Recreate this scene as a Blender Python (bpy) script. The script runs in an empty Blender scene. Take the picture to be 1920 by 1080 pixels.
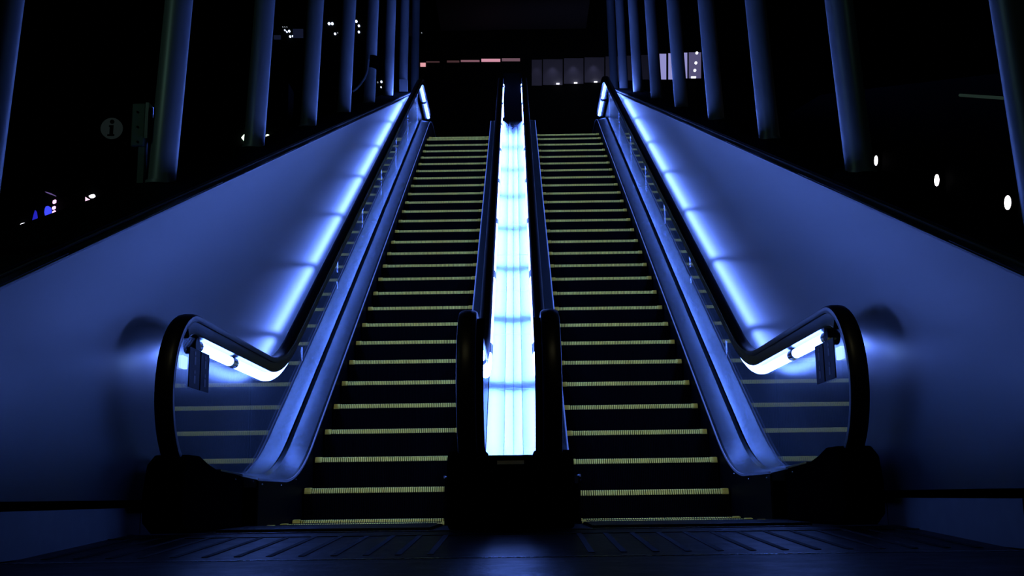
import bpy, math, random
from mathutils import Vector, Matrix

random.seed(4)
scene = bpy.context.scene
C = scene.collection

# ------------------------------------------------------------------ camera
F_PX, PITCH, ROLL, YAW = 2092.92, 0.18432, 0.01325, -0.00571
CAM = Vector((0.04162, -7.63619, 0.16061))
fwd = Vector((math.sin(YAW) * math.cos(PITCH), math.cos(YAW) * math.cos(PITCH), math.sin(PITCH)))
r0 = Vector((math.cos(YAW), -math.sin(YAW), 0.0))
u0 = r0.cross(fwd)
RIGHT = math.cos(ROLL) * r0 - math.sin(ROLL) * u0
UP = math.sin(ROLL) * r0 + math.cos(ROLL) * u0
cam_data = bpy.data.cameras.new('camera')
cam = bpy.data.objects.new('camera', cam_data)
C.objects.link(cam)
cam.matrix_world = Matrix(((RIGHT.x, UP.x, -fwd.x, CAM.x), (RIGHT.y, UP.y, -fwd.y, CAM.y),
                           (RIGHT.z, UP.z, -fwd.z, CAM.z), (0, 0, 0, 1)))
cam_data.sensor_width = 36.0
cam_data.lens = F_PX * 36.0 / 1920.0
cam_data.clip_start = 0.02
cam_data.clip_end = 300
scene.camera = cam

# ------------------------------------------------------------------ world, light, exposure
world = bpy.data.worlds.new('night'); scene.world = world
world.use_nodes = True
world.node_tree.nodes['Background'].inputs[0].default_value = (0.25, 0.35, 1.0, 1)
world.node_tree.nodes['Background'].inputs[1].default_value = 0.00012
scene.view_settings.view_transform = 'Standard'
scene.view_settings.look = 'None'
scene.view_settings.exposure = 0.0
scene.view_settings.gamma = 1.0
scene.view_settings.use_curve_mapping = False
try:
    scene.cycles.use_denoising = True
    scene.cycles.transparent_max_bounces = 40
    scene.cycles.max_bounces = 10
    scene.cycles.sample_clamp_indirect = 4.0
    scene.cycles.caustics_reflective = False
    scene.cycles.caustics_refractive = False
except Exception:
    pass

# unseen area lights added over the two flights (faint greenish yellow) to brighten the nosings
for lx in (-0.96, 0.95):
    ld = bpy.data.lights.new('nosing_fill_light', 'AREA')
    ld.shape = 'RECTANGLE'; ld.size = 1.0; ld.size_y = 16.0; ld.energy = 7; ld.color = (1.0, 0.92, 0.50); ld.spread = math.radians(13)
    lo = bpy.data.objects.new('nosing_fill_light', ld); C.objects.link(lo)
    lo.location = (lx, 5.6 - 0.62 * 8.0, 3.2 + 0.785 * 8.0)
    lo.rotation_euler = Vector((0, 0.62, -0.785)).to_track_quat('-Z', 'Y').to_euler()

# two weak greenish lamps out beyond the walls
for px_, e_ in ((-4.6, 12.0), (4.4, 2.0)):
    ld = bpy.data.lights.new('hall_green_lamp', 'POINT'); ld.energy = e_; ld.color = (0.5, 1.0, 0.75); ld.shadow_soft_size = 0.12
    lo = bpy.data.objects.new('hall_green_lamp', ld); C.objects.link(lo); lo.location = (px_, -4.2, 4.4 if px_ < 0 else 5.0)

# ------------------------------------------------------------------ helpers
def at(px, py, X=None, Y=None, Z=None):
    """point of the world seen at a pixel on the plane x=X, y=Y or z=Z"""
    d = fwd + RIGHT * ((px - 960) / F_PX) - UP * ((py - 540) / F_PX)
    if X is not None: t = (X - CAM.x) / d.x
    elif Y is not None: t = (Y - CAM.y) / d.y
    else: t = (Z - CAM.z) / d.z
    return CAM + d * t

def mat(name, base, rough=0.5, metal=0.0, coat=0.0, coat_rough=0.1, noise=0.0, nscale=8.0, spec=0.5, bump=0.0, bscale=60.0, stretch=(1, 1, 1)):
    m = bpy.data.materials.new(name); m.use_nodes = True
    nt = m.node_tree; b = nt.nodes['Principled BSDF']
    b.inputs['Base Color'].default_value = (*base, 1)
    b.inputs['Roughness'].default_value = rough
    b.inputs['Metallic'].default_value = metal
    b.inputs['Coat Weight'].default_value = coat
    b.inputs['Coat Roughness'].default_value = coat_rough
    b.inputs['Specular IOR Level'].default_value = spec
    if noise or bump:
        tc = nt.nodes.new('ShaderNodeTexCoord'); mp = nt.nodes.new('ShaderNodeMapping')
        mp.inputs['Scale'].default_value = stretch
        nt.links.new(tc.outputs['Object'], mp.inputs['Vector'])
    if noise:
        n = nt.nodes.new('ShaderNodeTexNoise'); n.inputs['Scale'].default_value = nscale
        n.inputs['Detail'].default_value = 5
        nt.links.new(mp.outputs[0], n.inputs['Vector'])
        r = nt.nodes.new('ShaderNodeMapRange')
        r.inputs['To Min'].default_value = max(0.02, rough - noise); r.inputs['To Max'].default_value = min(1, rough + noise)
        nt.links.new(n.outputs['Fac'], r.inputs['Value']); nt.links.new(r.outputs[0], b.inputs['Roughness'])
        mx = nt.nodes.new('ShaderNodeMixRGB'); mx.blend_type = 'MULTIPLY'; mx.inputs[0].default_value = min(1, noise * 2.2)
        mx.inputs[1].default_value = (*base, 1)
        nt.links.new(n.outputs['Color'], mx.inputs[2])
        hs = nt.nodes.new('ShaderNodeHueSaturation'); hs.inputs['Saturation'].default_value = 0
        hs.inputs['Value'].default_value = 1.9
        nt.links.new(n.outputs['Color'], hs.inputs['Color']); nt.links.new(hs.outputs[0], mx.inputs[2])
        nt.links.new(mx.outputs[0], b.inputs['Base Color'])
    if bump:
        n2 = nt.nodes.new('ShaderNodeTexNoise'); n2.inputs['Scale'].default_value = bscale
        nt.links.new(mp.outputs[0], n2.inputs['Vector'])
        bp = nt.nodes.new('ShaderNodeBump'); bp.inputs['Strength'].default_value = bump; bp.inputs['Distance'].default_value = 0.01
        nt.links.new(n2.outputs['Fac'], bp.inputs['Height']); nt.links.new(bp.outputs[0], b.inputs['Normal'])
    return m

def emit(name, col, s):
    m = bpy.data.materials.new(name); m.use_nodes = True
    nt = m.node_tree; nt.nodes.clear()
    e = nt.nodes.new('ShaderNodeEmission'); o = nt.nodes.new('ShaderNodeOutputMaterial')
    e.inputs[0].default_value = (*col, 1); e.inputs[1].default_value = s
    nt.links.new(e.outputs[0], o.inputs[0])
    return m

def glass_mat():
    m = bpy.data.materials.new('balustrade_glass'); m.use_nodes = True
    nt = m.node_tree; nt.nodes.clear()
    o = nt.nodes.new('ShaderNodeOutputMaterial'); mx = nt.nodes.new('ShaderNodeMixShader')
    t = nt.nodes.new('ShaderNodeBsdfTransparent'); t.inputs[0].default_value = (0.93, 0.97, 0.98, 1)
    g = nt.nodes.new('ShaderNodeBsdfGlossy'); g.inputs['Roughness'].default_value = 0.012
    f = nt.nodes.new('ShaderNodeFresnel'); ge = nt.nodes.new('ShaderNodeNewGeometry')
    ir = nt.nodes.new('ShaderNodeMapRange'); ir.inputs['To Min'].default_value = 1.5; ir.inputs['To Max'].default_value = 1 / 1.5
    nt.links.new(ge.outputs['Backfacing'], ir.inputs['Value']); nt.links.new(ir.outputs[0], f.inputs[0])
    nt.links.new(f.outputs[0], mx.inputs[0]); nt.links.new(t.outputs[0], mx.inputs[1]); nt.links.new(g.outputs[0], mx.inputs[2])
    nt.links.new(mx.outputs[0], o.inputs[0])
    return m

class MB:
    def __init__(s): s.v = []; s.f = []
    def add(s, v, f):
        k = len(s.v); s.v += [tuple(p) for p in v]; s.f += [tuple(i + k for i in q) for q in f]; return s
    def box(s, x0, x1, y0, y1, z0, z1):
        return s.add([(x0, y0, z0), (x1, y0, z0), (x1, y1, z0), (x0, y1, z0), (x0, y0, z1), (x1, y0, z1), (x1, y1, z1), (x0, y1, z1)],
                     [(0, 3, 2, 1), (4, 5, 6, 7), (0, 1, 5, 4), (1, 2, 6, 5), (2, 3, 7, 6), (3, 0, 4, 7)])
    def prism_x(s, poly, x0, x1):
        """extrude a (y, z) polygon along x"""
        n = len(poly)
        v = [(x0, y, z) for y, z in poly] + [(x1, y, z) for y, z in poly]
        f = [tuple(range(n)), tuple(reversed(range(n, 2 * n)))]
        f += [((i + 1) % n, i, n + i, n + (i + 1) % n) for i in range(n)]
        return s.add(v, f)
    def prism_dir(s, pts, d):
        """extrude a planar list of points by vector d"""
        n = len(pts); d = Vector(d)
        v = [tuple(p) for p in pts] + [tuple(Vector(p) + d) for p in pts]
        f = [tuple(range(n)), tuple(reversed(range(n, 2 * n)))]
        f += [((i + 1) % n, i, n + i, n + (i + 1) % n) for i in range(n)]
        return s.add(v, f)
    def sweep(s, path, prof, X):
        """sweep a closed profile (dx, dn) along a (y, z) path in the plane x = X"""
        nrm = normals(path); n = len(prof); v = []; f = []
        for (y, z), (ny, nz) in zip(path, nrm):
            for dx, dn in prof: v.append((X + dx, y + ny * dn, z + nz * dn))
        for i in range(len(path) - 1):
            for j in range(n):
                a = i * n + j; b = i * n + (j + 1) % n
                f.append((a, b, b + n, a + n))
        f.append(tuple(reversed(range(n)))); f.append(tuple(range((len(path) - 1) * n, len(path) * n)))
        return s.add(v, f)
    def cyl(s, a, b, r, n=16, r2=None):
        a = Vector(a); b = Vector(b); d = (b - a).normalized()
        t = Vector((1, 0, 0)) if abs(d.x) < 0.9 else Vector((0, 1, 0))
        p = d.cross(t).normalized(); q = d.cross(p); r2 = r if r2 is None else r2
        v = []
        for c, rr in ((a, r), (b, r2)):
            v += [tuple(c + (p * math.cos(2 * math.pi * i / n) + q * math.sin(2 * math.pi * i / n)) * rr) for i in range(n)]
        f = [tuple(reversed(range(n))), tuple(range(n, 2 * n))] + [(i, (i + 1) % n, n + (i + 1) % n, n + i) for i in range(n)]
        return s.add(v, f)
    def tube(s, pts, r, n=10):
        pts = [Vector(p) for p in pts]; v = []; f = []
        for i, p in enumerate(pts):
            d = (pts[min(i + 1, len(pts) - 1)] - pts[max(i - 1, 0)]).normalized()
            t = Vector((1, 0, 0)) if abs(d.x) < 0.9 else Vector((0, 1, 0))
            a = d.cross(t).normalized(); b = d.cross(a)
            v += [tuple(p + (a * math.cos(2 * math.pi * k / n) + b * math.sin(2 * math.pi * k / n)) * r) for k in range(n)]
        for i in range(len(pts) - 1):
            for j in range(n): f.append((i * n + j, i * n + (j + 1) % n, (i + 1) * n + (j + 1) % n, (i + 1) * n + j))
        f.append(tuple(reversed(range(n)))); f.append(tuple(range((len(pts) - 1) * n, len(pts) * n)))
        return s.add(v, f)
    def build(s, name, material, parent=None, smooth=False, bevel=0.0, loc=None):
        me = bpy.data.meshes.new(name); me.from_pydata(s.v, [], s.f)
        import bmesh
        bm = bmesh.new(); bm.from_mesh(me); bmesh.ops.recalc_face_normals(bm, faces=bm.faces[:]); bm.to_mesh(me); bm.free()
        me.materials.append(material)
        if smooth: me.shade_smooth()
        o = bpy.data.objects.new(name, me); C.objects.link(o)
        if loc is not None: o.location = loc
        if parent is not None: o.parent = parent
        if bevel:
            b = o.modifiers.new('bevel', 'BEVEL'); b.width = bevel; b.segments = 3; b.limit_method = 'ANGLE'
        if smooth:
            try:
                me.set_sharp_from_angle(angle=math.radians(38))
            except Exception: pass
        return o

def normals(path):
    out = []
    for i in range(len(path)):
        a = path[max(i - 1, 0)]; b = path[min(i + 1, len(path) - 1)]
        dy, dz = b[0] - a[0], b[1] - a[1]; L = math.hypot(dy, dz) or 1
        out.append((-dz / L, dy / L))
    return out

def offset(path, d):
    return [(y + ny * d, z + nz * d) for (y, z), (ny, nz) in zip(path, normals(path))]

def empty(name, loc=(0, 0, 0)):
    o = bpy.data.objects.new(name, None); C.objects.link(o); o.location = loc; o.empty_display_size = 0.2; return o

def tag(o, label=None, cat=None, group=None, kind=None):
    if label: o['label'] = label
    if cat: o['category'] = cat
    if group: o['group'] = group
    if kind: o['kind'] = kind
    return o

TAN = math.tan(math.radians(30))
def ramp(zb, h, zt, ya, yb, t=0.5, n=14):
    """flat at zb, 30 degree incline z = h + y tan30, flat at zt, with eased bends; returns (y, z) points"""
    y1 = (zb - h) / TAN; y2 = (zt - h) / TAN
    def ev(y):
        if y < y1 - t: return zb
        if y < y1 + t: s = (y - (y1 - t)); return zb + TAN * s * s / (4 * t)
        if y < y2 - t: return h + y * TAN
        if y < y2 + t: s = ((y2 + t) - y); return zt - TAN * s * s / (4 * t)
        return zt
    ys = {ya, yb}
    for c in (y1, y2):
        for i in range(n + 1):
            y = c - t + 2 * t * i / n
            if ya < y < yb: ys.add(round(y, 5))
    y = y1 + t
    ys = sorted(ys)
    return [(y, ev(y)) for y in ys], ev

# ------------------------------------------------------------------ materials
M = {}
M['rubber'] = mat('handrail_rubber', (0.006, 0.006, 0.008), 0.38, spec=0.35)
M['channel'] = mat('black_channel', (0.010, 0.011, 0.016), 0.30, metal=0.3, spec=0.4)
M['black'] = mat('black_paint', (0.001, 0.001, 0.0012), 0.6, spec=0.0)
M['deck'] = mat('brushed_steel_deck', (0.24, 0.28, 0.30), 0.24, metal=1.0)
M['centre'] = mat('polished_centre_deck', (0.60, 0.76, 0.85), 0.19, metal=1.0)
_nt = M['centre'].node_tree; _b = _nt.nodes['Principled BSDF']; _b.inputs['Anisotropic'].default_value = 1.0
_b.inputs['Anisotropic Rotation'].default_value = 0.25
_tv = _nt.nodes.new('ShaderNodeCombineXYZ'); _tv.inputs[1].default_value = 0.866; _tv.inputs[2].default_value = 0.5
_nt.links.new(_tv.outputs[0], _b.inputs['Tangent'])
M['skirt'] = mat('skirt_panel', (0.0015, 0.0015, 0.002), 0.5, spec=0.02)
M['tread'] = mat('step_tread', (0.002, 0.002, 0.003), 0.6, spec=0.01)
M['yellow'] = mat('yellow_nosing', (0.78, 0.66, 0.10), 0.6, spec=0.1)
M['wall'] = mat('satin_wall_panel', (0.015, 0.018, 0.021), 0.31, metal=0.0, coat=0.0, coat_rough=0.16, spec=0.20)
M['cap'] = mat('wall_cap', (0.10, 0.11, 0.14), 0.35, metal=0.6)
M['bead'] = mat('cap_bead', (0.22, 0.23, 0.27), 0.5)
M['column'] = mat('column_steel', (0.46, 0.49, 0.52), 0.42, metal=0.3)
M['dark'] = mat('dark_stone', (0.005, 0.006, 0.006), 0.7, noise=0.1, nscale=5, spec=0.03)
M['floor'] = mat('floor_granite', (0.004, 0.0045, 0.0055), 0.40, spec=0.008, noise=0.14, nscale=9, bump=0.25, bscale=40)
M['plate'] = mat('floor_plate', (0.004, 0.0045, 0.005), 0.36, metal=0.0, spec=0.008, noise=0.08, nscale=12, bump=0.15, bscale=30)
M['slot'] = mat('slot_dark', (0.004, 0.004, 0.004), 0.8, spec=0.1)
M['steel'] = mat('bright_steel', (0.55, 0.57, 0.60), 0.2, metal=1.0)
M['pale'] = mat('gap_light_pale', (0.8, 0.82, 0.85), 0.5)
M['tubeglint'] = emit('tube_glint_glow', (0.35, 0.6, 1.0), 1.6)
M['sticker'] = mat('notice_plate', (0.010, 0.012, 0.02), 0.5, spec=0.1)
M['plinth'] = mat('plinth_stone', (0.06, 0.063, 0.075), 0.6, noise=0.12, nscale=10)
M['far'] = mat('far_wall', (0.22, 0.22, 0.25), 0.7, noise=0.05, nscale=3)
M['greenbox'] = mat('grey_box', (0.16, 0.22, 0.19), 0.5)
M['tube'] = emit('lamp_tube_light', (0.12, 0.235, 1.0), 46.0)
M['glass'] = glass_mat()

# ------------------------------------------------------------------ escalators
Z_TOP = 6.71                       # upper floor level
R_N = 0.41                         # newel radius
rail_mid, rail_ev = ramp(1.11, 0.895, Z_TOP + 1.11, -1.76, 14.0, 0.42)
def arc(cy, cz, r, a0, a1, n=26):
    return [(cy + r * math.cos(math.radians(a0 + (a1 - a0) * i / n)), cz + r * math.sin(math.radians(a0 + (a1 - a0) * i / n))) for i in range(n + 1)]
newel_low = arc(-1.77, 0.70, R_N, 250, 90)
newel_up = arc(14.0, Z_TOP + 0.70, R_N, 90, -70)
rail_path = newel_low[:-1] + rail_mid + newel_up[1:]
# rail, seen in section: a rounded C cap
prof_rail = [(-0.045, -0.020), (-0.049, -0.006), (-0.046, 0.010), (-0.034, 0.019), (-0.014, 0.023), (0.014, 0.023), (0.034, 0.019), (0.046, 0.010), (0.049, -0.006), (0.045, -0.020), (0.030, -0.022), (-0.030, -0.022)]
chan_path = arc(-1.77, 0.70, R_N, 118, 90, 8)[:-1] + rail_mid + arc(14.0, Z_TOP + 0.70, R_N, 90, 62, 8)[1:]
prof_chan = [(-0.030, -0.086), (-0.036, -0.078), (-0.036, -0.016), (0.036, -0.016), (0.036, -0.078), (0.030, -0.086)]
prof_edge = [(-0.010, -0.034), (-0.010, -0.019), (0.010, -0.019), (0.010, -0.034)]
deck_low, deck_ev = ramp(0.28, 0.12, Z_TOP + 0.28, -2.00, 14.4, 0.5)
nos_pts, nos_ev = ramp(0.0, 0.0, Z_TOP, -3.0, 15.0, 0.12)

def densify(path, step=0.12):
    out = [path[0]]
    for a, b in zip(path, path[1:]):
        L = math.hypot(b[0] - a[0], b[1] - a[1]); n = max(1, int(L / step))
        for i in range(1, n + 1): out.append((a[0] + (b[0] - a[0]) * i / n, a[1] + (b[1] - a[1]) * i / n))
    return out
tube_line = densify(offset([p for p in rail_mid if True], -0.118), 0.06)
SOCKETS = [-0.82, 1.17, 2.70, 4.225, 5.75, 7.275, 8.80, 10.325, 11.85, 12.97]

def seg(path, ya, yb):
    pts = [p for p in path if ya < p[0] < yb]
    def lerp(y):
        for a, b in zip(path, path[1:]):
            if a[0] <= y <= b[0] and b[0] > a[0]:
                t = (y - a[0]) / (b[0] - a[0]); return (y, a[1] + t * (b[1] - a[1]))
        return path[0] if y < path[0][0] else path[-1]
    return [lerp(ya)] + pts + [lerp(yb)]

circ = [(math.cos(2 * math.pi * i / 14), math.sin(2 * math.pi * i / 14)) for i in range(14)]

def glass_top(y):
    """height of the glass top edge (just inside the rail)"""
    if y < -1.77: return 0.70 + math.sqrt(max(0.0, (R_N - 0.02) ** 2 - (y + 1.77) ** 2))
    if y > 14.0: return Z_TOP + 0.70 + math.sqrt(max(0.0, (R_N - 0.02) ** 2 - (y - 14.0) ** 2))
    return rail_ev(y) - 0.035

def balustrade(root, Xg, side, tag_side):
    """Xg: plane of the glass; side: +1 when the steps lie towards +x of the glass"""
    MB().sweep(densify(rail_path, 0.35), prof_rail, Xg).build('handrail', M['rubber'], root, smooth=True)
    MB().sweep(densify(chan_path, 0.35), prof_chan, Xg).build('handrail_channel', M['channel'], root, smooth=True)
    MB().sweep(arc(-1.77, 0.70, R_N, 236, 112), prof_edge, Xg).build('newel_rim', M['steel'], root, smooth=True)
    MB().sweep(arc(14.0, Z_TOP + 0.70, R_N, 68, -56), prof_edge, Xg).build('newel_rim', M['steel'], root, smooth=True)
    # lamps under the rail, on the side away from the steps
    gp = 0.085 if abs(Xg) < 1 else 0.06
    Xt = Xg - side * 0.028
    if abs(Xg) < 1:      # narrow black cover standing beside the inner newel, on the lamp side
        cv = [(-side * 0.036, -0.075), (-side * 0.036, -0.024), (-side * 0.084, -0.020), (-side * 0.084, -0.075)]
        MB().sweep(arc(-1.77, 0.70, R_N, 248, 97, 30), cv, Xg).build('newel_side_cover', M['black'], root, smooth=True)
    if abs(Xg) < 1:      # inner balustrades: a dark shield, added to keep lamp light off the steps
        added_shield = [(side * 0.018 - 0.002, -0.172), (side * 0.018 - 0.002, -0.03), (side * 0.018 + 0.002, -0.03), (side * 0.018 + 0.002, -0.172)]
        MB().sweep(densify(offset(seg(densify(rail_mid, 0.1), -1.70, 14.0), 0.0), 0.3), added_shield, Xg).build('added_lamp_shield', M['channel'], root)
    sock = [-0.82] + [v - (0.3 if abs(Xg) < 1 else 0.0) for v in SOCKETS[1:-1]] + [12.97]
    cuts = [-1.60] + sock + [13.95]
    for i, (a, b) in enumerate(zip(cuts, cuts[1:])):
        p = seg(tube_line, a + (gp if i else 0.03), b - gp)
        MB().sweep(p, [(c * 0.030, s * 0.030) for c, s in circ], Xt).build('lamp_tube', M['tube'], root, smooth=True)
    for k, y in enumerate([-1.60] + sock + [13.97]):
        p = seg(tube_line, y - gp + 0.003, y + gp - 0.003)
        MB().sweep(p, [(c * 0.033, s * 0.033) for c, s in circ], Xt).build('lamp_socket', M['channel'], root, smooth=True)
    # round end cap at the lower newel
    MB().cyl((Xt - 0.034, -1.66, 0.985), (Xt + 0.034, -1.66, 0.985), 0.047, 24).build('lamp_end_cap', M['channel'], root, smooth=True, bevel=0.006)
    # glass panels
    joints = [-0.42, 1.24, 2.90, 4.56, 6.22, 7.88, 9.54, 11.20, 12.80]
    st = [-1.77 - (R_N - 0.02)] + joints + [14.0 + R_N - 0.02]
    for i, (a, b) in enumerate(zip(st, st[1:])):
        a2 = a + (0.003 if i else 0); b2 = b - (0.003 if i < len(st) - 2 else 0)
        ys = [a2 + (b2 - a2) * k / 24 for k in range(25)]
        top = [(y, glass_top(y)) for y in ys]; bot = []
        for y in ys:
            zb = deck_ev(y) - 0.01
            if y < -1.77: zb = max(zb, 0.70 - math.sqrt(max(0.0, (R_N - 0.02) ** 2 - (y + 1.77) ** 2)))
            if y > 14.0: zb = max(zb, Z_TOP + 0.70 - math.sqrt(max(0.0, (R_N - 0.02) ** 2 - (y - 14.0) ** 2)))
            bot.append((y, zb))
        g = MB(); n = len(ys)
        for X in (Xg - 0.006, Xg + 0.006): g.v += [(X, y, z) for y, z in bot] + [(X, y, z) for y, z in top]
        for j in range(n - 1):
            g.f.append((j, j + 1, n + j + 1, n + j)); g.f.append((2 * n + j + 1, 2 * n + j, 3 * n + j, 3 * n + j + 1))
            g.f.append((n + j, n + j + 1, 3 * n + j + 1, 3 * n + j)); g.f.append((j + 1, j, 2 * n + j, 2 * n + j + 1))
        g.f.append((0, n, 3 * n, 2 * n)); g.f.append((n - 1, 3 * n - 1, 4 * n - 1, 2 * n - 1))
        g.build('glass_panel', M['glass'], root)
    # inner deck: sloping steel shelf between step edge and glass
    dk = densify(seg(deck_low, -0.95, 14.2), 0.3)
    xs = [Xg + side * 0.185, Xg + side * 0.165, Xg + side * 0.035, Xg + side * 0.012]
    hs = [-0.006, 0.0, 0.028, 0.045]
    v = []; f = []; n = len(dk)
    for x, h in zip(xs, hs): v += [(x, y, z + h) for y, z in dk]
    for x in (xs[-1], xs[0]): v += [(x, y, z - 0.05) for y, z in dk]
    for k in range(5):
        for j in range(n - 1): f.append((k * n + j, k * n + j + 1, (k + 1) * n + j + 1, (k + 1) * n + j))
    for j in range(n - 1): f.append((5 * n + j, 5 * n + j + 1, j + 1, j))
    f.append(tuple(k * n for k in range(6))); f.append(tuple(k * n + n - 1 for k in range(6)))
    MB().add(v, f).build('inner_deck', M['deck'], root)
    # bright edge bead of the deck
    MB().sweep(dk, [(-0.004, -0.010), (0.004, -0.010), (0.004, 0.004), (-0.004, 0.004)], Xg + side * 0.189).build('deck_edge_bead', M['bead'], root)
    # skirt panel below it
    sk = dk
    n = len(sk); x0, x1 = Xg + side * 0.178, Xg + side * 0.190
    v = [(x0, y, z - 0.012) for y, z in sk] + [(x1, y, z - 0.012) for y, z in sk] + [(x1, y, z - 0.50) for y, z in sk] + [(x0, y, z - 0.50) for y, z in sk]
    f = []
    for j in range(n - 1):
        for k in range(4): f.append((k * n + j, k * n + j + 1, ((k + 1) % 4) * n + j + 1, ((k + 1) % 4) * n + j))
    f += [(0, n, 2 * n, 3 * n), (n - 1, 4 * n - 1, 3 * n - 1, 2 * n - 1)]
    MB().add(v, f).build('skirt_panel', M['skirt'], root)
    # base of the newel with the hump where the handrail enters
    poly = [(-2.02, 0.0), (-2.14, 0.05), (-2.15, 0.20), (-2.10, 0.34), (-2.00, 0.385), (-1.84, 0.385), (-1.68, 0.35), (-1.45, 0.315), (-0.93, 0.297), (-0.93, 0.0)]
    MB().prism_x(poly, Xg - 0.10, Xg + 0.10).build('newel_base', M['black'], root, bevel=0.02)
    dk2 = [(-1.44, 0.322), (-0.95, 0.304)]
    MB().sweep(dk2, [(-0.095, -0.006), (0.095, -0.006), (0.095, 0.004), (-0.095, 0.004)], Xg).build('newel_base_cover', M['deck'], root)
    for y in (-1.14, -0.86, -0.32, 0.16):
        z = deck_ev(y) - 0.03 if y > -0.93 else 0.275
        x = Xg + side * (0.19 if y > -0.93 else 0.10)
        MB().cyl((x, y, z), (x + side * 0.006, y, z), 0.008, 10, 0.004).build('cover_screw', M['steel'], root, smooth=True)
    # upper newel base
    poly = [(13.2, Z_TOP - 0.02), (13.2, Z_TOP + 0.29), (14.3, Z_TOP + 0.36), (14.45, Z_TOP + 0.3), (14.45, Z_TOP - 0.02)]
    MB().prism_x(poly, Xg - 0.10, Xg + 0.10).build('newel_base', M['black'], root, bevel=0.02)

def steps(root, x0, x1, phase, outer):
    """31 steps; meshes shared for the ones on the incline"""
    rise = 0.4 * TAN
    prof = [(0.0, -0.035), (0.013, -0.004), (0.02, 0.0), (0.395, 0.0), (0.395, -0.03), (0.30, -0.05), (0.06, -rise - 0.06), (0.004, -rise - 0.05), (0.0, -rise)]
    body = MB().prism_x(prof, x0, x1)
    # cleats of the riser
    nose = MB()
    n = 68; pitch = (x1 - x0 - 0.06) / n
    for i in range(n):
        a = x0 + 0.03 + i * pitch
        nose.prism_x([(-0.004, -0.034), (-0.004, -0.030), (0.010, -0.001), (0.030, 0.003), (0.030, -0.004), (0.012, -0.006), (0.001, -0.034)], a, a + pitch * 0.66)
    for a, b in ((x0 + 0.004, x0 + 0.05), (x1 - 0.05, x1 - 0.004)):
        nose.prism_x([(-0.006, -0.036), (-0.006, -0.026), (0.008, 0.004), (0.06, 0.007), (0.06, 0.0), (0.012, -0.002), (0.0, -0.036)], a, b)
    s0 = body.build('step', M['tread'], root); n0 = nose.build('nosing_strip', M['yellow'], s0)
    gro = MB()
    m = 84; pg = (x1 - x0 - 0.02) / m
    for i in range(m):
        a = x0 + 0.01 + i * pg
        gro.box(a, a + pg * 0.5, -0.004, 0.004, -rise + 0.01, -0.037)
    g0 = gro.build('riser_cleats', M['tread'], s0)
    first = True
    for k in range(-2, 29):
        y = (k + phase) * 0.4; z = max(0.0, min(nos_ev(y), 6.40))
        if first: s = s0; first = False
        else:
            s = s0.copy(); C.objects.link(s); s.parent = root
            for ch in (n0, g0):
                c = ch.copy(); C.objects.link(c); c.parent = s
        s.location = (0, y, z)
    # treads that level out at the top, and the comb plates
    cb = MB().prism_x([(-1.9, -0.02), (-1.9, 0.012), (-1.2, 0.014), (-1.0, 0.004), (-1.0, -0.02)], x0, x1)
    cb.build('comb_plate', M['plate'], root)
    MB().prism_x([(12.4, Z_TOP - 0.02), (12.4, Z_TOP + 0.004), (14.2, Z_TOP + 0.012), (14.2, Z_TOP - 0.02)], x0, x1).build('comb_plate', M['plate'], root)

XO, XIL, XIR = 1.70, -0.222, 0.202
left = tag(empty('escalator', (-0.96, 0, 0)), 'left escalator of the pair, black steps with yellow edges and glass sides', 'escalator', 'pair of lit escalators')
right = tag(empty('escalator', (0.95, 0, 0)), 'right escalator of the pair, black steps with yellow edges and glass sides', 'escalator', 'pair of lit escalators')
for root, parts in ((left, ((-XO, 1), (XIL, -1))), (right, ((XO, -1), (XIR, 1)))):
    kids_before = set(C.objects)
    for Xg, sd in parts: balustrade(root, Xg, sd, None)
    if root is left: steps(root, -1.500, -0.418, 0.0, -1)
    else: steps(root, 0.398, 1.500, -0.174, 1)
    # notice plates stuck to the outer newel glass
    s = -1 if root is left else 1
    for a, b in ((-1.83, -1.64), (-1.62, -1.46)):
        p = MB().box(s * 1.688 - 0.003, s * 1.688 + 0.003, a, b, 0.745, 0.955).build('notice_plate', M['sticker'], root)
        ic = MB()
        for zc in (0.90, 0.80):
            yc = (a + b) / 2; xx = s * (1.688 - 0.0035)
            ic.cyl((xx - 0.001, yc, zc + 0.03), (xx + 0.001, yc, zc + 0.03), 0.012, 12)
            ic.box(xx - 0.001, xx + 0.001, yc - 0.016, yc + 0.016, zc - 0.03, zc + 0.012)
        ic.build('pictogram', mat('pictogram_grey', (0.05, 0.05, 0.07), 0.5), p)
    MB().box(s * 1.695 - 0.012, s * 1.695 + 0.012, -1.95, -1.87, 0.83, 0.895).build('tube_glint', M['tubeglint'], root, bevel=0.004)  # glowing block stands in for the lamp tube's reflection in the glass
    # outer deck between glass and wall
    w0, w1 = (1.706, 1.838)
    dk = densify(seg(deck_low, -0.95, 14.2), 0.3); n = len(dk)
    v = [(s * w0, y, z + 0.03) for y, z in dk] + [(s * w1, y, z + 0.05) for y, z in dk] + [(s * w1, y, z - 0.05) for y, z in dk] + [(s * w0, y, z - 0.05) for y, z in dk]
    f = []
    for j in range(n - 1):
        for k in range(4): f.append((k * n + j, k * n + j + 1, ((k + 1) % 4) * n + j + 1, ((k + 1) % 4) * n + j))
    f += [(0, n, 2 * n, 3 * n), (n - 1, 4 * n - 1, 3 * n - 1, 2 * n - 1)]
    MB().add(v, f).build('outer_deck', M['deck'], root)
    # keep children where they were built although the root sits at the escalator's foot
    for o in set(C.objects) - kids_before:
        if o.parent is root: o.matrix_parent_inverse = Matrix.Translation(-root.location)

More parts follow.
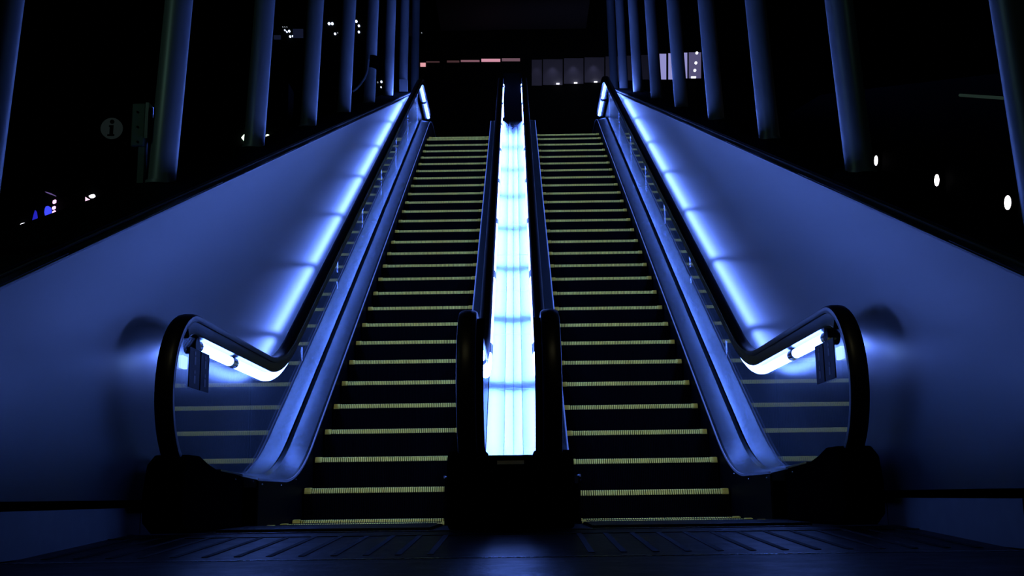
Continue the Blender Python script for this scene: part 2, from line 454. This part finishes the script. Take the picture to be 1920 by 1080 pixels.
# centre deck between the two inner balustrades: four long strips with cross seams
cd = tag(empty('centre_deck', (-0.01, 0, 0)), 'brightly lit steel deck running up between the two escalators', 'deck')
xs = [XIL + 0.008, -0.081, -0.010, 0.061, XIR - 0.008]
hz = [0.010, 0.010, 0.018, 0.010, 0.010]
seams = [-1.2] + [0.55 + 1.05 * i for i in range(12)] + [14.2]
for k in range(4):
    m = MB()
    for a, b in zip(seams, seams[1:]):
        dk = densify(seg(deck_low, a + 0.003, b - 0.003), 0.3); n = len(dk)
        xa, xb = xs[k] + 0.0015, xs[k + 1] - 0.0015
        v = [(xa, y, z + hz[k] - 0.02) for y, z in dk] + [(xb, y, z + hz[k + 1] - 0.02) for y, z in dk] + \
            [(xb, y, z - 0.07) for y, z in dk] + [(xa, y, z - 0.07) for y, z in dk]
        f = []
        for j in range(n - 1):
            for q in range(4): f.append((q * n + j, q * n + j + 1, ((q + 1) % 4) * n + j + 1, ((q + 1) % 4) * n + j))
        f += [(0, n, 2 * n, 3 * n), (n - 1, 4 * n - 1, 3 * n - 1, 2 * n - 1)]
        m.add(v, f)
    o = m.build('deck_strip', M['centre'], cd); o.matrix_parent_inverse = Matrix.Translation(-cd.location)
o = MB().prism_x([(-2.05, 0.0), (-2.10, 0.1), (-2.06, 0.30), (-2.03, 0.335), (-2.03, 0.362), (-1.3, 0.30), (-1.3, 0.0)], -0.121, 0.101).build('front_cover', M['black'], cd, bevel=0.004)
o.matrix_parent_inverse = Matrix.Translation(-cd.location)
o = MB().prism_x([(-2.062, 0.316), (-2.040, 0.334), (-2.036, 0.330), (-2.058, 0.312)], -0.075, 0.058).build('gap_light_strip', M['pale'], cd)  # pale strip added in place of the light leaking through the gap
o.matrix_parent_inverse = Matrix.Translation(-cd.location)
o = MB().box(XIL + 0.04, XIR - 0.04, 12.2, 14.0, Z_TOP + 0.26, Z_TOP + 1.25).build('upper_end_cover', M['black'], cd)
o.matrix_parent_inverse = Matrix.Translation(-cd.location)

# ------------------------------------------------------------------ side walls with cap, plinth
SL = 0.419
def wtop(y): return min(2.46 + SL * y, 2.46 + SL * 12.4)
WX = 1.84
for s, nm in ((-1, 'left'), (1, 'right')):
    poly = [(-5.4, 0.165), (-5.4, max(0.2, wtop(-5.4))), (12.4, wtop(12.4)), (15, wtop(12.4)), (15, 0.165)]
    w = MB().prism_x(poly, s * WX, s * (WX + 0.06)).build('wall_' + nm, M['wall'])
    tag(w, kind='structure')
    cp = MB()
    js = [-5.4, -3.05, -0.7, 1.65, 4.0, 6.35, 8.7, 11.05, 12.4]
    for a, b in zip(js, js[1:]):
        cp.prism_x([(a + .006, wtop(a) - 0.02), (a + .006, wtop(a) + 0.012), (b - .006, wtop(b) + 0.012), (b - .006, wtop(b) - 0.02)], s * (WX + 0.008), s * (WX + 0.072))
    cp.build('wall_cap', M['cap'], w, bevel=0.003)
    MB().prism_x([(-5.4, wtop(-5.4) - 0.001), (-5.4, wtop(-5.4) + 0.008), (12.4, wtop(12.4) + 0.008), (12.4, wtop(12.4) - 0.001)], s * (WX - 0.003), s * (WX + 0.006)).build('cap_edge_bead', M['bead'], w)
    MB().prism_x([(-5.4, wtop(-5.4) + 0.011), (-5.4, wtop(-5.4) + 0.024), (12.4, wtop(12.4) + 0.024), (12.4, wtop(12.4) + 0.011)], s * (WX + 0.060), s * (WX + 0.074)).build('cap_edge_bead', M['bead'], w)
    p = MB()
    for a, b in ((-8.0, -3.56), (-3.52, -2.0), (-1.99, 3.0)): p.box(min(s * (WX + .01), s * (WX + .05)), max(s * (WX + .01), s * (WX + .05)), a, b, -0.05, 0.128)
    tag(p.build('baseboard_' + nm, M['plinth']), kind='structure')
    # dark sloping ledge behind the wall, carrying the columns
    ya, yb = -5.4, 22.0
    L = MB().prism_x([(ya, wtop(ya) + 0.03 - 0.3), (ya, 2.46 + SL * ya + 0.035), (12.6, 2.46 + SL * 12.6 + 0.035), (12.6, 7.2), (12.6, 5.5)], s * (WX + 0.075), s * 2.35)
    L.build('trim_ledge_' + nm, M['dark'])
    tag(bpy.data.objects['trim_ledge_' + nm], kind='structure')
    U = MB().box(min(s * (WX + .075), s * 2.30), max(s * (WX + .075), s * 2.30), 12.6, 24, 7.2, 7.775)
    tag(U.build('trim_upper_ledge_' + nm, M['dark']), kind='structure')

# ------------------------------------------------------------------ columns
ordinal = ['first', 'second', 'third', 'fourth', 'fifth', 'sixth', 'seventh', 'eighth', 'ninth']
col_mesh = MB().cyl((0, 0, 0), (0, 0, 12.5), 0.088, 40)
col_mesh.cyl((0, 0, 0), (0, 0, 0.02), 0.105, 32)
proto = None
for s, nm in ((-1, 'left'), (1, 'right')):
    for k in range(9):
        y = -3.17 + 2.37 * k
        if s == 1 and k == 8: y = 15.4
        z = 2.46 + SL * y + 0.035 if y < 12.6 else 7.775
        if proto is None: proto = c = col_mesh.build('steel_column', M['column'], smooth=True)
        else: c = proto.copy(); C.objects.link(c)
        lean = 0.054 - 0.005 * k                     # the columns lean inwards towards their tops
        z0 = CAM.z + (y - CAM.y) * 0.467
        c.location = (s * (2.16 + lean * max(0.0, z0 - z)), y, z - 0.035)
        c.rotation_euler = (0, -s * lean, 0)
        how = {0: 'slim round steel column at the %s picture edge, nearest of its row' % nm,
               8: 'faint dark column at the far upper end of the %s row' % nm}.get(k, 'slim blue-lit steel column, %s from the near end of the %s row' % (ordinal[k], nm))
        tag(c, how, 'column', 'steel columns of the %s row' % nm)

# conduit and strap on the left row, junction box at a column foot
pc = Vector((-2.06, 6.31 + 2.37 * 0, 0))
cx = -2.045
a = at(661, 172, X=cx); pts = [at(x, y, Y=8.60) for x, y in ((661, 172), (668, 167), (676, 158), (684, 146), (689, 132), (690, 121), (691, 112))]
tag(MB().tube(pts, 0.018, 8).build('conduit_pipe', M['column'], smooth=True), 'thin grey conduit curving up between two left columns', 'pipe')
q = at(699, 119, Y=8.68)
tag(MB().cyl((q.x - 0.0055, 8.68, q.z - 0.10), (q.x + 0.0055, 8.68, q.z + 0.10), 0.096, 32).build('column_strap', M['black'], smooth=True), 'black strap wrapped round a left column beside the conduit', 'strap')
q0 = at(748, 175, Y=13.2); q1 = at(764, 148, Y=13.2)
tag(MB().box(q0.x, q1.x, 13.2, 13.3, 7.775, q1.z).build('junction_box', M['column'], bevel=0.01), 'pale square box at the foot of a left column', 'box')

# post with sign box beside the second left column
t = tag(empty('marker_post', (-2.42, -0.85, 2.14)), 'short grey post with upright box beside the left column', 'post')
def child(o, root): o.matrix_parent_inverse = Matrix.Translation(-root.location); return o
Yp = -0.85
a = at(248, 278, Y=Yp); b = at(284, 197, Y=Yp); 
child(MB().box(a.x, b.x - 0.02, Yp - 0.04, Yp + 0.04, a.z, b.z).build('post_box', M['greenbox'], t, bevel=0.01), t)
child(MB().box(b.x - 0.02, b.x, Yp - 0.05, Yp + 0.05, a.z + 0.05, b.z).build('post_edge', M['steel'], t), t)
a2 = at(259, 345, Y=Yp); b2 = at(274, 278, Y=Yp)
child(MB().box(a2.x, b2.x, Yp - 0.03, Yp + 0.03, a2.z - 0.15, b2.z + 0.02).build('post_stem', M['greenbox'], t), t)
sc = MB()
for py in (210, 238, 266):
    c = at(258, py, Y=Yp - 0.042); sc.cyl((c.x, Yp - 0.046, c.z), (c.x, Yp - 0.036, c.z), 0.007, 10)
child(sc.build('screw_head', M['black'], t), t)

# ------------------------------------------------------------------ floor
fl = MB().box(-9, 9, -14, -3.52, -0.20, -0.057)
tag(fl.build('floor', M['floor']), kind='structure')
fb = MB().box(-9, 9, -2.16, 4, -0.20, -0.004)
tag(fb.build('floor_landing', M['dark']), kind='structure')
# sloping threshold grating with slots
g = tag(empty('threshold_grating', (0, -2.8, -0.03)), 'dark metal threshold grating across the foot of the escalators', 'grating')
xw = 2.6
zf = lambda y: -0.057 + 0.057 * (y + 3.5) / 1.34
child(MB().prism_x([(-3.5, zf(-3.5) - 0.08), (-3.5, zf(-3.5)), (-2.16, 0.0), (-2.16, -0.08)], -xw, xw).build('grating_plate', M['plate'], g), g)
nx = 40
for i in range(nx):
    sl = MB()
    x = -2.35 + i * (4.7 / (nx - 1))
    if abs(x + 0.0) < 0.28: continue
    y0, y1 = -3.36, -2.44
    sl.add([(x - 0.012, y0, zf(y0) + 0.001), (x + 0.012, y0, zf(y0) + 0.001), (x + 0.012, y1, zf(y1) + 0.001), (x - 0.012, y1, zf(y1) + 0.001),
            (x - 0.012, y0, zf(y0) + 0.003), (x + 0.012, y0, zf(y0) + 0.003), (x + 0.012, y1, zf(y1) + 0.003), (x - 0.012, y1, zf(y1) + 0.003)],
           [(0, 3, 2, 1), (4, 5, 6, 7), (0, 1, 5, 4), (1, 2, 6, 5), (2, 3, 7, 6), (3, 0, 4, 7)])
    child(sl.build('grating_slot', M['slot'], g), g)
ed = MB()
for i in range(150):
    x = -xw + i * (2 * xw / 150)
    ed.box(x, x + 0.022, -3.53, -3.50, -0.085, zf(-3.5) + 0.002)
ed.box(-xw, xw, -3.505, -3.49, -0.075, zf(-3.5) + 0.003)
child(ed.build('toothed_edge', M['steel'], g), g)
child(MB().box(-xw, xw, -2.17, -2.14, -0.02, 0.004).build('rear_edge_bar', M['steel'], g), g)
child(MB().box(-xw, xw, -2.43, -2.41, zf(-2.42) - 0.01, zf(-2.42) + 0.003).build('joint_line', M['slot'], g), g)

# ------------------------------------------------------------------ upper level and far background
tag(MB().box(-30, 30, 14.4, 60, Z_TOP - 0.3, Z_TOP).build('floor_upper', M['dark']), kind='structure')
YB = 30.0
def rect(px0, py0, px1, py1, Y, depth=0.05):
    pts = [at(px0, py1, Y=Y), at(px1, py1, Y=Y), at(px1, py0, Y=Y), at(px0, py0, Y=Y)]
    return MB().prism_dir(pts, (0, depth, 0))
bk = MB().box(-30, 30, YB + 0.06, YB + 0.5, Z_TOP, 30)
tag(bk.build('wall_back', M['dark']), kind='structure')

# facade panels with a small lamp above each
wp = [(997, 1016), (1018, 1055), (1057.5, 1094), (1096, 1133), (1135.5, 1162), (1165, 1196), (1198, 1229)]
names = ['leftmost narrow grey wall panel lit from above, behind the centre deck', 'second grey wall panel under its own small lamp, right of the centre deck',
         'third grey wall panel under its own small lamp, right of the centre deck', 'fourth grey wall panel just left of the right handrail end',
         'dim wall panel behind the two farthest right columns', 'dim wall panel seen between right columns, behind the ledge', 'dim wall panel left of the bright lavender windows']
for i, (a, b) in enumerate(wp):
    tt = 112 - (a - 997) * 0.045; bb = 160.5 - (a - 997) * 0.058
    p = rect(a, tt, b, bb, YB, 0.055).build('facade_panel', M['far'])
    tag(p, names[i], 'wall panel', 'grey panels of the far wall')
    if i < 4:
        c = at([1006, 1036, 1075, 1113][i], tt + 1.0, Y=YB - 0.22)
        ld = bpy.data.lights.new('panel_spot', 'SPOT'); ld.energy = 1.5 if i else 0.6; ld.color = (0.5, 0.5, 1.0); ld.spot_size = math.radians(75); ld.spot_blend = 1; ld.shadow_soft_size = 0.04
        lo = bpy.data.objects.new('panel_spot', ld); C.objects.link(lo); lo.location = c
        lo.rotation_euler = Vector((0, 0.25, -1)).to_track_quat('-Z', 'Y').to_euler()
ld = bpy.data.lights.new('far_hall_light', 'AREA'); ld.energy = 14; ld.color = (0.55, 0.55, 1.0); ld.size = 5; ld.size_y = 0.5; ld.shape = 'RECTANGLE'
lo = bpy.data.objects.new('far_hall_light', ld); C.objects.link(lo); lo.location = at(1075, 90, Y=YB - 3.5); lo.rotation_euler = (math.radians(70), 0, 0)

def lamp_mat(name, col, s): return emit(name, col, s)
white_e = lamp_mat('far_white_light', (0.85, 0.85, 1.0), 2.2)
for i, (x, y) in enumerate(((1046, 156.5), (1079.4, 155.0), (1117, 153))):
    tag(rect(x - 3, y - 0.8, x + 3, y + 0.9, YB - 0.09, 0.048).build('floor_light', white_e),
        ['small white light at the foot of the second grey panel', 'small white light at the foot of the third grey panel', 'small white light at the foot of the fourth grey panel'][i], 'light', 'floor lights below the far panels')
lav = lamp_mat('lavender_window_light', (0.30, 0.29, 0.62), 0.95)
lav2 = lamp_mat('dim_lavender_window_light', (0.11, 0.10, 0.22), 0.8)
wins = [((1232, 100, 1249.5, 149), lav, 'bright lavender lit window left of the fifth right column'), ((1253, 99, 1266, 149), lav, 'lavender lit window mostly hidden by a right column'),
        ((1277, 98, 1289, 147), lav, 'bright lavender lit window between two right columns'), ((1291.5, 97.5, 1315, 147), lav2, 'dim lavender window with round lamps in it')]
for r, m_, lb in wins:
    w = tag(empty('lit_window', at((r[0] + r[2]) / 2, r[3], Y=YB)), lb, 'window', 'lavender windows of the far building')
    child(rect(*r, YB, 0.05).build('window_pane', m_, w), w)
    fr = MB()
    for rr in ((r[0] - 1, r[1] - 1, r[2] + 1, r[1]), (r[0] - 1, r[3], r[2] + 1, r[3] + 1), (r[0] - 1, r[1], r[0], r[3]), (r[2], r[1], r[2] + 1, r[3])):
        k = rect(*rr, YB - 0.04, 0.1); fr.add(k.v, k.f)
    child(fr.build('window_frame', M['black'], w), w)
dots = [(1306.8, 98.8, 2.6), (1305, 117.5, 2.6), (1303, 131.5, 2.6), (1234, 121, 2.4), (1234, 134.8, 2.2), (1234.5, 147.2, 1.6)]
dl = ['topmost round lamp in the dim lavender window', 'second round lamp from the top in the dim lavender window', 'third round lamp from the top in the dim lavender window',
      'upper white lamp on the left edge of the bright window', 'middle white lamp on the left edge of the bright window', 'lowest tiny lamp on the left edge of the bright window']
for (x, y, r), lb in zip(dots, dl):
    c = at(x, y, Y=YB - 0.05); rr = r * (YB + 7.6) / F_PX
    tag(MB().cyl(c, c + Vector((0, 0.05, 0)), rr, 16).build('round_lamp', white_e), lb, 'lamp', 'round lamps at the far right windows')
tag(rect(1296, 143, 1305, 146, YB - 0.09, 0.048).build('bar_lamp', white_e), 'short white bar lamp below the round window lamps', 'lamp')

# pink clerestory strip
pk = [((788, 117.6, 798, 124.2), (1.0, 0.45, 0.5), 0.8, 'small square pink light at the left end of the strip'),
      ((799, 114.8, 824, 116.4), (0.35, 0.16, 0.18), 0.15, 'thin faint pane beside the small pink square'),
      ((838, 113.5, 861, 116.2), (0.35, 0.16, 0.18), 0.16, 'faint pane in the middle of the pink strip'),
      ((864, 112.6, 899, 115.2), (0.55, 0.25, 0.32), 0.4, 'dim pink pane left of the brightest one'),
      ((902.5, 110.2, 938, 115.0), (0.85, 0.38, 0.5), 0.75, 'brightest pink pane of the high window strip'),
      ((941, 109.4, 975, 114.0), (0.45, 0.24, 0.32), 0.32, 'pink grey pane at the right end of the strip')]
for r, c_, s_, lb in pk:
    tag(rect(*r, YB, 0.05).build('high_window_pane', lamp_mat('pink_light', c_, s_)), lb, 'window pane', 'pink lit panes above the upper landing')

# tiny lamps deep in the hall at the upper left
tl = [(530, 50, 1), (533.8, 50, .9), (537.6, 50, .9), (533.8, 56, 1.2), (537.5, 59, 1.4), (542, 57.8, 2.0), (543.7, 68, 1.8), (548.4, 67.5, 1.4), (616.8, 43.7, 2.4), (622.8, 43.7, 2.4),
      (628, 62.8, 2.0), (632.8, 61, 1.1), (667.8, 39.4, 2.3), (672.7, 47.8, 2.0), (672.7, 59.4, 2.0), (708, 153.8, 1.4), (715, 152.8, 1.9), (714.3, 163, 1.2), (790.5, 61, 1.0)]
where = ['leftmost of three faint dots in the top row', 'middle of three faint dots in the top row', 'rightmost of three faint dots in the top row', 'smallest dot of the left cluster', 'lower middle dot of the left cluster',
         'brightest dot of the left cluster', 'left dot of the lowest pair in the left cluster', 'right dot of the lowest pair in the left cluster', 'left lamp of the bright pair between two columns', 'right lamp of the bright pair between two columns',
         'single lamp just below the bright pair', 'faint speck beside the single lamp', 'upper lamp of three beside the conduit column', 'middle lamp of three beside the conduit column', 'lower lamp of three beside the conduit column',
         'left lamp of the low trio under the strap', 'right lamp of the low trio under the strap', 'lowest lamp of the low trio under the strap', 'tiny lamp right of the last left column']
hall_e = lamp_mat('hall_lamp_light', (0.62, 0.72, 1.0), 3.0)
hall_d = lamp_mat('hall_lamp_dim_light', (0.25, 0.28, 0.32), 0.6)
for i, ((x, y, r), w_) in enumerate(zip(tl, where)):
    c = at(x, y, Y=YB); rr = r * 37.6 / F_PX
    tag(MB().cyl(c, c + Vector((0, 0.06, 0)), rr, 14).build('hall_lamp', hall_d if i < 3 or i in (11, 15, 18) else hall_e), w_, 'lamp', 'small lamps deep in the upper left hall')
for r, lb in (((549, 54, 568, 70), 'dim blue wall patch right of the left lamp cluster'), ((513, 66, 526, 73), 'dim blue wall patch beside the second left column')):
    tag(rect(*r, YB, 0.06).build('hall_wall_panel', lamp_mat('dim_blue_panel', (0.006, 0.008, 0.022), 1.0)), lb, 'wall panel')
tag(rect(766, 37, 784, 62, YB - 0.2, 0.26).build('far_pillar_head', mat('pinkish_stone', (0.35, 0.25, 0.27), 0.6)), 'pale pillar head beside the last left columns', 'pillar')

tag(MB().box(-16, -3.75, 10.05, 10.5, -0.2, 7.0).build('wall_hall_left', M['dark']), kind='structure')
# green-white lamps low at the left, behind the columns
gm = lamp_mat('green_white_light', (0.75, 1.0, 0.75), 2.5)
c = at(459, 258, Y=10.0); k = 17.6 / F_PX
pts = [c + Vector((dx * k, 0, dz * k)) for dx, dz in ((-7, 0), (-2, 6.5), (3.5, 8), (4.5, 2), (4.5, -4), (3, -8), (-3, -5))]
tag(MB().prism_dir(pts, (0, 0.06, 0)).build('green_lamp', gm), 'greenish white lamp left of the third left column', 'lamp', 'greenish lamps behind the left columns')
c = at(501.5, 255, Y=10.0)
tag(MB().cyl(c, c + Vector((0, 0.06, 0)), 3.8 * k, 16).build('green_lamp', gm), 'small round greenish lamp right of the third left column', 'lamp', 'greenish lamps behind the left columns')

# information disc
YI = 10.0; k = (YI + 7.64) / F_PX
c = at(208.5, 240, Y=YI); i_root = tag(empty('information_sign', c), 'dim round information sign with a dark letter i', 'sign')
child(MB().cyl(c, c + Vector((0, 0.05, 0)), 21 * k, 48).build('sign_disc', lamp_mat('dim_sign_glow', (0.006, 0.009, 0.009), 1.0), i_root), i_root)  # unlit disc; its dim tone is put in as weak emission
im = MB(); d = Vector((0, -0.012, 0)); cc = c + d
im.cyl(cc + Vector((1.5 * k, 0, 12.5 * k)), cc + Vector((1.5 * k, 0.011, 12.5 * k)), 4.3 * k, 18)
def pr(x0, z0, x1, z1): im.prism_dir([cc + Vector((x0 * k, 0, z0 * k)), cc + Vector((x1 * k, 0, z0 * k)), cc + Vector((x1 * k, 0, z1 * k)), cc + Vector((x0 * k, 0, z1 * k))], (0, 0.011, 0))
pr(-4, 2, 4.5, 5.5); pr(-2.5, -13, 4.5, 5.5); pr(-6.5, -16.5, 7, -13)
child(im.build('letter_i', M['black'], i_root), i_root)

# blue lit shop window far left
YS = 10.0; k = (YS + 7.64) / F_PX
sw = tag(empty('shop_window', at(80, 410, Y=YS)), 'far shop window with blue figures and a pink lit edge', 'window')
blue = lamp_mat('blue_figure_light', (0.05, 0.07, 1.0), 1.1); blue2 = lamp_mat('dark_blue_figure_light', (0.02, 0.02, 0.55), 0.9)
pinkw = lamp_mat('pink_white_light', (1.0, 0.55, 0.95), 1.6); dimp = lamp_mat('dim_purple_light', (0.012, 0.006, 0.018), 1.0)
def poly(pxs, Y=YS, dep=0.05): return MB().prism_dir([at(x, y, Y=Y) for x, y in pxs], (0, dep, 0))
child(poly([(82, 404), (96, 401), (101, 400), (102, 366), (93, 360), (82, 360)], YS + 0.06).build('window_back', dimp, sw), sw)
fig = poly([(84.5, 405), (94, 402), (95, 394), (93.5, 388), (90, 386), (86, 387), (84, 391), (83, 398)])
child(fig.build('blue_figure', blue, sw), sw)
child(poly([(60, 414.5), (68.5, 411), (68, 404), (67, 397), (65.5, 394), (63, 402)]).build('blue_figure', blue2, sw), sw)
for pp in ([(97, 402), (101, 400.5), (102.5, 394), (98.5, 396)], [(97.5, 392), (102, 390), (102.5, 386), (98, 388)], [(98.5, 381), (103, 379), (103.5, 374), (99, 376)]):
    child(poly(pp, YS - 0.02).build('pink_edge_lamp', pinkw, sw), sw)
child(poly([(84, 359.4), (88, 359.8), (96, 362.5), (103, 366), (103, 367), (95, 364), (86, 360.6)], YS - 0.02).build('window_top_edge', lamp_mat('dim_edge_light', (0.15, 0.1, 0.3), 0.8), sw), sw)
tag(poly([(37.5, 420.5), (41, 418.5), (45.5, 417.5), (44, 420), (39, 422)]).build('floor_spot_lamp', white_e), 'small white spot of light at the far left edge', 'lamp')
tag(poly([(75, 409), (79, 407), (79, 408), (76, 410)]).build('floor_spot_lamp', hall_d), 'faint speck between the two blue figures', 'lamp')
lp = tag(empty('pink_lamp', at(168, 372, Y=YS)), 'pink and white lamp left of the marker post', 'lamp')
child(poly([(160, 379), (160, 369), (166, 373), (171, 374.5), (165, 377)]).build('pink_glow_plate', lamp_mat('pink_plate_light', (1.0, 0.6, 0.85), 1.5), lp), lp)
child(poly([(166, 367.5), (171, 364.5), (176, 364), (177, 367), (173, 370), (168, 370)]).build('white_lens', white_e, lp), lp)

# right: stair wall with three round bulkhead lamps, all foreshortened discs on the side wall
XW = 4.5
tag(MB().prism_x([(-6, -0.2), (-6, 2.2), (1.0, 3.55), (8, 5.9), (24, 9.0), (24, -0.2)], XW + 0.03, XW + 0.3).build('wall_stair_right', M['dark']), kind='structure')
warm = lamp_mat('bulkhead_light', (1.0, 0.93, 1.0), 5.0)
for (x, y, r), lb in zip(((1643, 301, .060), (1757, 338, .062), (1890, 380, .064)), ('highest and smallest of the three oval lamps on the right stair wall', 'middle of the three oval lamps on the right stair wall', 'lowest oval lamp on the right stair wall, near the picture edge')):
    c = at(x, y, X=XW)
    b = tag(empty('bulkhead_lamp', c), lb, 'lamp', 'round wall lamps of the right stair')
    child(MB().cyl(c + Vector((-0.006, 0, 0)), c + Vector((0.012, 0, 0)), r, 28).build('lamp_lens', warm, b), b)
    child(MB().cyl(c + Vector((0.0, 0, 0)), c + Vector((0.03, 0, 0)), r * 1.18, 28).build('lamp_ring', M['black'], b), b)
a = at(1800, 178.5, X=XW); b = at(1905, 185.5, X=XW); c0 = at(1640, 166, X=XW)
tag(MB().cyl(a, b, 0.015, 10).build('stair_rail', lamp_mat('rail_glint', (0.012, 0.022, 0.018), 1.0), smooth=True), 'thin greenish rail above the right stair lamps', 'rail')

# dark soffit over the upper landing
tag(MB().box(-2.6, 2.6, 13.0, 30.0, 16.6, 17.0).build('ceiling', mat('soffit', (0.05, 0.05, 0.07), 0.7)), kind='structure')
